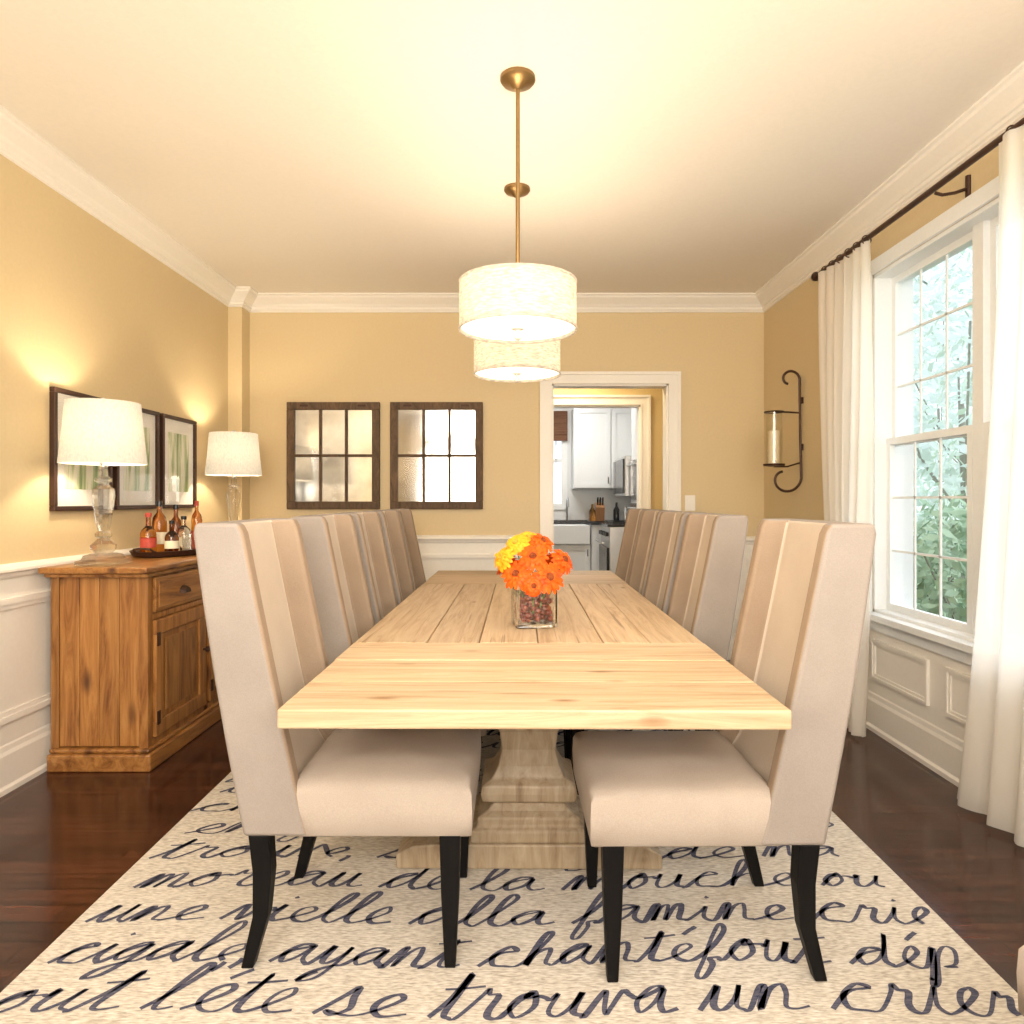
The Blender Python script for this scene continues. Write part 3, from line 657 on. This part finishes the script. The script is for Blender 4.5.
for k in range(3):
    a, b_ = L_*k/3+(.045 if k == 0 else .026), L_*(k+1)/3-(.045 if k == 2 else .026)
    d = MB(); d.box(W_+.001, W_+.018, a, b_, .682, .835); d.box(W_+.018, W_+.023, a+.02, b_-.02, .70, .817)
    do = d.build('drawer', 'sby', parent=sb, bevel=.004)
    c = (a+b_)/2
    cup = MB(); cup.loft([[(W_+.023, c-.04+.08*i/8, .775-abs(i-4)**2*.001) for i in range(9)]+[(W_+.023, c+.04-.08*i/8, .772-.03) for i in range(9)],
                          [(W_+.045, c-.03+.06*i/8, .765-abs(i-4)**2*.001) for i in range(9)]+[(W_+.045, c+.03-.06*i/8, .764-.025) for i in range(9)]])
    cup.build('drawer_pull', 'iron', parent=do, label='dark iron cup pull')
    d = MB(); d.frame_x(W_+.001, W_+.020, a, b_, .128, .645, .065); d.box(W_+.001, W_+.008, a+.065, b_-.065, .193, .58)
    d.box(W_+.008, W_+.016, a+.095, b_-.095, .223, .55)
    do = d.build('door', 'sbz', parent=sb, bevel=.004)
    MB().tube([(W_+.02, b_-.03, .42), (W_+.033, b_-.03, .42), (W_+.036, b_-.03, .42), (W_+.05, b_-.03, .42)], lambda t_: .006 if t_ < .4 else .014, 12).build('knob', 'iron', parent=do, smooth=True, label='small dark iron knob')
    for hz in (.18, .53): MB().box(W_+.020, W_+.024, a+.005, a+.03, hz, hz+.06).build('hinge', 'iron', parent=do, label='dark iron hinge')
STOP = .893
# ------------------------------------------------------------------ table lamps
LX = -1.84
lp = thing('table_lamp', (LX, 3.13, STOP), 'glass candlestick table lamp with pale linen shade on sideboard', 'lamp', 'glass table lamps on the sideboard')
b0 = MB(); b0.sqloft([(.082, .082, 0), (.082, .082, .018), (.064, .064, .024), (.058, .058, .042), (.036, .036, .050)])
b0.build('base', 'crystal', parent=lp, bevel=.003)
prof = [(.034, .050), (.050, .065), (.053, .085), (.032, .105), (.024, .115), (.034, .125), (.034, .138), (.022, .148), (.030, .18), (.040, .25), (.046, .31), (.044, .335), (.024, .352), (.020, .362), (.034, .372), (.034, .382), (.020, .392), (.018, .425)]
MB().lathe(prof, seg=12).build('glass_column', 'crystal', parent=lp)
MB().lathe([(.013, .426), (.016, .43), (.016, .45), (.01, .46)], seg=12).build('socket', 'steel', parent=lp, smooth=True)
MB().lathe([(.01, .46), (.025, .48), (.032, .51), (.025, .54), (.006, .555)], seg=16).build('bulb', 'bulb', parent=lp, smooth=True)
hp = MB(); hp.tube([(0, -.012, .44), (0, -.06, .50), (0, -.065, .60), (0, -.03, .70), (0, 0, .715), (0, .03, .70), (0, .065, .60), (0, .06, .50), (0, .012, .44)], .0025, 6)
hp.build('harp', 'steel', parent=lp, smooth=True)
sh = MB(); seg = 96; rings = []
for q in range(2):
    for t_ in ((0, .04, .5, .96, 1) if q == 0 else (1, .5, 0)):
        rr = lerp(.172, .146, t_)-(.003 if q else 0)+(.002 if t_ in (0, .04, .96, 1) and not q else 0)
        rings.append([((rr+.0012*math.cos(pi*j))*math.cos(2*pi*j/seg), (rr+.0012*math.cos(pi*j))*math.sin(2*pi*j/seg), lerp(.448, .722, t_)) for j in range(seg)])
sh.loft(rings, cap=False, closed=True)
sh.build('lamp_shade', 'lshade', parent=lp, smooth=True, ang=60)
sp = MB()
for k in range(3):
    a = 2*pi*k/3; sp.tube([(0, 0, .715), (.142*math.cos(a), .142*math.sin(a), .718)], .002, 6)
sp.lathe([(.006, .712), (.012, .72), (.012, .735), (.005, .745)], seg=12); sp.build('finial', 'steel', parent=lp, smooth=True)
dup(lp, (LX, 4.58, STOP))

# ------------------------------------------------------------------ tray with bottles
ty = thing('serving_tray', (-1.82, 3.70, STOP), 'dark metal oval serving tray holding liquor bottles', 'tray')
def ell(a, b_, z, n=32): return [(a*math.cos(2*pi*j/n), b_*math.sin(2*pi*j/n), z) for j in range(n)]
MB().loft([ell(.13, .23, .0), ell(.15, .25, .004), ell(.165, .265, .03), ell(.160, .26, .031), ell(.145, .245, .009), ell(.13, .23, .008)]).build('tray_body', 'iron', parent=ty, smooth=True)
for s_ in (-1, 1):
    MB().tube([(-.05, s_*.262, .03), (-.04, s_*.285, .045), (0, s_*.295, .05), (.04, s_*.285, .045), (.05, s_*.262, .03)], .006).build('handle', 'iron', parent=ty, smooth=True)
def bottle(x, y, mt, r, h, lab, label, sh_=.55):
    e = thing('liquor_bottle', (x, y, STOP+.010), label, 'bottle', 'liquor bottles on the tray')
    MB().lathe([(r*.9, 0), (r, .008), (r, h*sh_), (r*.85, h*(sh_+.09)), (r*.35, h*(sh_+.19)), (r*.33, h*.90)], seg=20).build('glass_body', mt, parent=e, smooth=True)
    MB().lathe([(r+.0008, h*.17), (r+.0008, h*.40)], seg=20, cap=False).build('paper_label', lab, parent=e, smooth=True)
    MB().lathe([(r*.4, h*.905), (r*.4, h), (r*.3, h*1.01)], seg=14).build('cap', 'black' if lab == 'label' else 'labelred', parent=e, smooth=True)
bottle(-1.87, 3.57, 'amber', .038, .21, 'labelred', 'squat amber whisky bottle with red label', .5)
bottle(-1.765, 3.60, 'brown_glass', .034, .17, 'label', 'short brown liqueur bottle with cream label', .5)
bottle(-1.88, 3.70, 'amber', .036, .27, 'label', 'tall amber liquor bottle with cream label', .6)
bottle(-1.77, 3.74, 'glass', .036, .19, 'label', 'clear spirits bottle with cream label', .55)
bottle(-1.86, 3.84, 'brown_glass', .034, .25, 'label', 'dark brown liquor bottle with cream label')
bottle(-1.755, 3.86, 'amber', .028, .27, 'labelred', 'slim amber bottle with red label', .62)
tag(MB().lathe([(.028, 0), (.032, .005), (.038, .10), (.036, .10), (.030, .012), (.02, .010)], seg=20).build('drinking_glass', 'glass', loc=(-1.705, 3.67, STOP+.010), smooth=True), 'short clear tumbler on the tray', 'glass')

for k, (y0, y1) in enumerate(((3.11, 3.56), (3.60, 4.03), (4.07, 4.50))):
    e = thing('framed_print', (XL, (y0+y1)/2, 1.13), 'black-framed botanical print with wide cream mat', 'picture', 'framed botanical prints in a row')
    hw = (y1-y0)/2; H_ = .555
    MB().frame_x(.0, .026, -hw, hw, 0, H_, .022).build('frame', 'iron', parent=e, bevel=.003)
    MB().box(.002, .010, -hw+.02, hw-.02, .02, H_-.02).build('mat_board', 'mat', parent=e)
    MB().box(.010, .0115, -hw+.085, hw-.085, .10, H_-.10).build('print', 'print', parent=e)
    MB().box(.016, .017, -hw+.021, hw-.021, .021, H_-.021).build('glass_cover', 'pane', parent=e)

for k, (xa, xb) in enumerate(((-1.685, -1.0), (-.922, -.238))):
    e = thing('wall_mirror', ((xa+xb)/2, YB, 1.113), 'rustic dark wood window-pane mirror on the wall', 'mirror', 'window-pane mirrors')
    hw = (xb-xa)/2; H_ = .79
    f = MB(); f.frame_y(-hw, hw, -.04, -.001, 0, H_, .056)
    for k2 in (1, 2):
        xx = -hw+.056+(2*hw-.112)*k2/3; f.box(xx-.010, xx+.010, -.036, -.004, .056, H_-.056)
    f.box(-hw+.056, hw-.056, -.036, -.004, H_/2-.010, H_/2+.010)
    f.build('frame', 'rustic', parent=e, bevel=.004)
    MB().box(-hw+.05, hw-.05, -.020, -.012, .05, H_-.05).build('mirror_glass', 'mirror', parent=e)
    for lx in (-hw+.1, hw-.16): MB().box(lx, lx+.06, -.044, -.040, H_-.035, H_-.02).build('latch', 'iron', parent=e, label='small iron latch')

e = thing('light_switch', (1.30, YB, 1.10), 'white light switch plate beside the doorway', 'light switch')
MB().box(-.038, .038, -.006, 0, 0, .115).build('plate', 'white', parent=e, bevel=.002); MB().box(-.012, .012, -.012, -.006, .03, .085).build('rocker', 'white', parent=e)

# ------------------------------------------------------------------ pendants
PY = (2.50, 3.39)
pd = thing('pendant_lamp', (.010, PY[0], ZC), 'drum pendant lamp with linen shade and brass rod', 'pendant lamp', 'drum pendants over the table')
MB().lathe([(.062, 0), (.063, -.012), (.055, -.022), (.03, -.028), (.012, -.045)], seg=32).build('canopy', 'brass', parent=pd, smooth=True)
MB().lathe([(.0075, -.04), (.0075, -.745)], seg=12).build('rod', 'brass', parent=pd, smooth=True)
PR = .209; zt_, zb_ = 1.955-ZC, 1.785-ZC
s_ = MB(); seg = 64; rings = []
for q in range(2):
    for z in ((zb_, zt_) if q == 0 else (zt_, zb_)):
        rr = PR-(.004 if q else 0)
        rings.append([(rr*math.cos(2*pi*j/seg), rr*math.sin(2*pi*j/seg), z) for j in range(seg)])
s_.loft(rings, cap=False, closed=True); s_.build('lamp_shade', 'pshade', parent=pd, smooth=True, ang=60)
for z0 in (zb_-.001, zt_-.007):
    rb = MB(); rb.loft([[(r_*math.cos(2*pi*j/seg), r_*math.sin(2*pi*j/seg), z) for j in range(seg)] for r_, z in ((PR+.0025, z0), (PR+.0025, z0+.008), (PR+.0005, z0+.008), (PR+.0005, z0))], cap=False, closed=True)
    rb.build('shade_rim', 'pshade', parent=pd, smooth=True)
MB().lathe([(PR-.008, zb_+.014), (PR-.008, zb_+.010)], seg=64).build('diffuser', 'diff', parent=pd, label='glowing frosted diffuser disc')
MB().lathe([(.022, zb_+.01), (.022, zb_+.004), (.010, zb_), (.008, zb_-.012), (.014, zb_-.02), (.012, zb_-.03), (.003, zb_-.036)], seg=16).build('finial', 'white', parent=pd, smooth=True)
x_ = MB()
for k in range(3):
    a = 2*pi*k/3+.3; x_.tube([(0, 0, zt_+.0), ((PR-.004)*math.cos(a), (PR-.004)*math.sin(a), zt_-.012)], .003, 6)
x_.lathe([(.02, zt_+.012), (.02, zt_-.03), (.008, zt_-.05)], seg=14); x_.build('spider_fitter', 'brass', parent=pd, smooth=True)
dup(pd, (.010, PY[1], ZC))

# ------------------------------------------------------------------ sconce
sc = thing('candle_sconce', (XR, 4.5, 1.22), 'scrolled wrought iron wall sconce with glass hurricane and candle', 'sconce')
def spiral(cx, cz, r0, r1, a0, a1, n=26):
    return [(cx+lerp(r0, r1, i/n)*math.cos(math.radians(lerp(a0, a1, i/n))), 0, cz+lerp(r0, r1, i/n)*math.sin(math.radians(lerp(a0, a1, i/n)))) for i in range(n+1)]
fr = MB()
top = spiral(-.085, .735, .065, .030, 0, 250)
bot = spiral(-.115, .10, .105, .045, 0, -250)
fr.tube(bot[::-1]+[(-.012, 0, .2), (-.016, 0, .35), (-.018, 0, .5), (-.02, 0, .66)]+top, .0085, 8)
fr.tube([(-.018, 0, .52), (-.10, 0, .525), (-.185, 0, .525)], .006, 6)
fr.tube([(-.014, 0, .20), (-.10, 0, .175), (-.185, 0, .175)], .006, 6)
fr.box(-.012, 0, -.012, .012, .28, .32); fr.box(-.012, 0, -.012, .012, .58, .62)
fr.tube([(-.185+.058*math.cos(2*pi*i/20), .058*math.sin(2*pi*i/20), .525) for i in range(20)], .005, 6, closed=True)
fr.build('iron_scroll', 'iron', parent=sc, smooth=True)
MB().lathe([(.03, .175), (.065, .180), (.068, .192), (.05, .188)], cx=-.185, seg=24).build('candle_cup', 'iron', parent=sc, smooth=True)
MB().lathe([(.05, .195), (.052, .30), (.05, .50), (.053, .53)], cx=-.185, seg=24, cap=False).build('glass_hurricane', 'hglass', parent=sc, smooth=True)
MB().lathe([(.036, .195), (.036, .40), (.030, .405), (.01, .398)], cx=-.185, seg=20).build('candle', 'wax', parent=sc, smooth=True, label='cream pillar candle')

# ------------------------------------------------------------------ curtains
rd = thing('curtain_rod', (1.71, 2.9, 2.45), 'dark bronze curtain rod with ring brackets', 'curtain rod')
MB().tube([(0, -1.3, 0), (0, 1.05, 0)], .013, 12).build('rod', 'iron', parent=rd, smooth=True)
MB().tube([(0, 1.05, 0), (0, 1.062, 0), (0, 1.075, 0), (0, 1.095, 0), (0, 1.11, 0)], lambda t_: (.016, .02, .027, .022, .006)[int(round(t_*4))], 12).build('finial', 'iron', parent=rd, smooth=True)
for y in (-1.15, -.05, .98):
    MB().tube([(0, y, -.02), (.03, y, -.028), (.08, y, -.02), (.136, y, .0)], .007, 8).tube([(.136, y, -.05), (.136, y, .05)], .012, 8).build('bracket', 'iron', parent=rd, smooth=True)
def curtain(yt0, yt1, yb0, yb1, folds, label, ph=0, pw=1.3, a1=.034):
    mb = MB(); nu, nv = folds*12, 22; ztp, zbt = 2.435, .02
    vs = []
    for j in range(nv+1):
        t_ = j/nv; z = lerp(ztp, zbt, t_)
        a, b_ = lerp(yt0, yb0, t_**pw), lerp(yt1, yb1, t_**pw)
        for i in range(nu+1):
            u = i/nu; amp = lerp(.018, a1, min(1, t_*1.6))
            sx = math.sin(2*pi*folds*u+ph+.7*math.sin(3*t_+2*u)+.9*math.sin(9*u))*(.75+.25*math.sin(7*u+2*t_))
            x = 1.70+amp*sx+.012*math.sin(5*u+4*t_)
            y = lerp(a, b_, u)+.006*math.sin(4*pi*folds*u+ph)
            vs.append((x, y, z))
    fs = [(j*(nu+1)+i, j*(nu+1)+i+1, (j+1)*(nu+1)+i+1, (j+1)*(nu+1)+i) for j in range(nv) for i in range(nu)]
    mb.add(vs, fs)
    e = thing('curtain', (1.70, (yt0+yt1)/2, .02), label, 'curtain', 'white curtains on the rod')
    mb.v = [(x-1.70, y-(yt0+yt1)/2, z-.02) for x, y, z in mb.v]
    mb.build('curtain_panel', 'curtain', parent=e, smooth=True, recalc=False, ang=180)
    for i in range(folds):
        y = lerp(yt0, yt1, (i+.5)/folds)-(yt0+yt1)/2
        MB().tube([(.01+.022*math.cos(2*pi*k/16), y, 2.425+.022*math.sin(2*pi*k/16)) for k in range(16)], .003, 6, closed=True).build('curtain_ring', 'iron', parent=e, smooth=True, label='small dark bronze ring')
curtain(3.36, 3.90, 3.42, 3.72, 6, 'gathered white full-length curtain beside the window')
curtain(1.80, 2.46, 1.75, 2.72, 6, 'white full-length curtain flaring onto the floor', 1.0, 1.5, .028)

# ------------------------------------------------------------------ outdoors
struct(MB().box(2.1, 40, -10, 60, -.6, -.5).build('ground', 'grass'), 'lawn outside the window')
def foliage(name, cx, cy, cz, rx, ry, rz_, n, size, label, cat, trunk=None, mt='leaf'):
    e = thing(name, (cx, cy, -.5), label, cat)
    mb = MB()
    for i in range(n):
        while True:
            p = Vector((R.uniform(-1, 1), R.uniform(-1, 1), R.uniform(-1, 1)))
            if .35 < p.length < 1: break
        c = Vector((p.x*rx, p.y*ry, p.z*rz_+cz+.5))
        d = Vector((R.gauss(0, 1), R.gauss(0, 1), R.gauss(0, 1))).normalized(); s1_ = d.orthogonal().normalized(); L = size*R.uniform(.6, 1.3)
        mb.add([c-d*L, c+s1_*L*.45, c+d*L, c-s1_*L*.45], [(0, 1, 2, 3)])
    o = mb.build('foliage', mt, parent=e, recalc=False); o['kind'] = 'stuff'
    tr = MB(); tr.tube([(0, 0, 0), (.05, 0, cz*.4), (0, .05, cz+.5)], trunk or .05, 8)
    for k in range(6):
        a = k*1.05; tr.tube([(0, 0, (cz+.5)*.4), (rx*.3*math.cos(a), ry*.3*math.sin(a), (cz+.5)*.7), (rx*.7*math.cos(a), ry*.7*math.sin(a), cz+.5+rz_*.4)], (trunk or .05)*.4, 6)
    tr.build('trunk', 'bark', parent=e, smooth=True)
for k in range(6):
    foliage('shrub', 4.0+.5*(k % 2), 3.6+1.2*k, .38, .72, .62, .86, 1200, .075, 'leafy green shrub outside the window', 'shrub', .02)
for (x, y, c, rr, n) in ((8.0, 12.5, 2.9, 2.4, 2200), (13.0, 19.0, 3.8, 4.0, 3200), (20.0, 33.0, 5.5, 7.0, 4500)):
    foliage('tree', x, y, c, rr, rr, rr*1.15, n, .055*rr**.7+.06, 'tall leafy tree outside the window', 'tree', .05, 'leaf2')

# ------------------------------------------------------------------ lights
def light(kind, name, loc, energy, col, size=.05, rot=None, sy=None):
    l = bpy.data.lights.new(name, kind); l.energy = energy; l.color = col
    if kind == 'AREA':
        l.size = size
        if sy: l.shape = 'RECTANGLE'; l.size_y = sy
    elif kind == 'SUN': l.angle = size
    else: l.shadow_soft_size = size
    o = bpy.data.objects.new(name, l); COL.objects.link(o); o.location = loc
    if rot: o.rotation_euler = rot
    return o
WARM = (1.0, .88, .72)
for y in PY: light('POINT', 'pendant_light', (.010, y, ZC-.83), 11, WARM, .06)
for y in (3.13, 4.58): light('POINT', 'lamp_light', (LX, y, STOP+.60), 12, (1.0, .83, .60), .03)
light('AREA', 'overhead_fill', (0, .2, 2.66), 22, (1.0, .94, .86), 2.6, (0, 0, 0), 1.0)  # added fill above the frame, no fixture there
light('AREA', 'ceiling_bounce_fill', (0, -.4, 1.50), 112, (1.0, .91, .80), 2.8, (pi-math.radians(62), 0, 0), 1.0)  # added unseen fill, bounces off the ceiling to soften the room
light('AREA', 'rear_fill', (0, -1.9, 2.5), 62, (1.0, .92, .80), 3.0, (math.radians(86), 0, 0), .3)  # added unseen strip behind the camera, evens out the far wall
light('AREA', 'hall_light', (.4, 5.8, 2.55), 22, (1.0, .84, .56), .5)
light('AREA', 'kitchen_light', (.4, 7.6, 2.55), 34, (1.0, .97, .92), 1.0)
d_ = Vector((-.85, -.25, -.50)); sn = light('SUN', 'daylight', (6, 4, 6), 3.2, (.95, .98, 1.0), math.radians(70)); sn.rotation_euler = d_.to_track_quat('-Z', 'Y').to_euler()
W = bpy.data.worlds.new('World'); S.world = W; W.use_nodes = True
nt = W.node_tree; bg = nt.nodes['Background']
tc = nt.nodes.new('ShaderNodeTexCoord'); sx = nt.nodes.new('ShaderNodeSeparateXYZ'); nt.links.new(tc.outputs['Generated'], sx.inputs[0])
r = ramp(nt, sx.outputs['Z'], [(0.0, (.76, .84, .88)), (0.6, (.70, .82, .96))]); nt.links.new(r.outputs[0], bg.inputs[0]); bg.inputs[1].default_value = 1.5

# ------------------------------------------------------------------ camera
cam = bpy.data.cameras.new('camera'); co = bpy.data.objects.new('camera', cam); COL.objects.link(co)
co.location = (0, 0, 1.18); co.rotation_euler = (pi/2, 0, 0)
cam.sensor_width = 36; cam.lens = 700/1024*36; cam.shift_x = -3/1024; cam.shift_y = -12/1024; cam.clip_start = .05
S.camera = co
S.view_settings.view_transform = 'Standard'; S.view_settings.look = 'None'; S.view_settings.exposure = 0.10; S.view_settings.gamma = 1
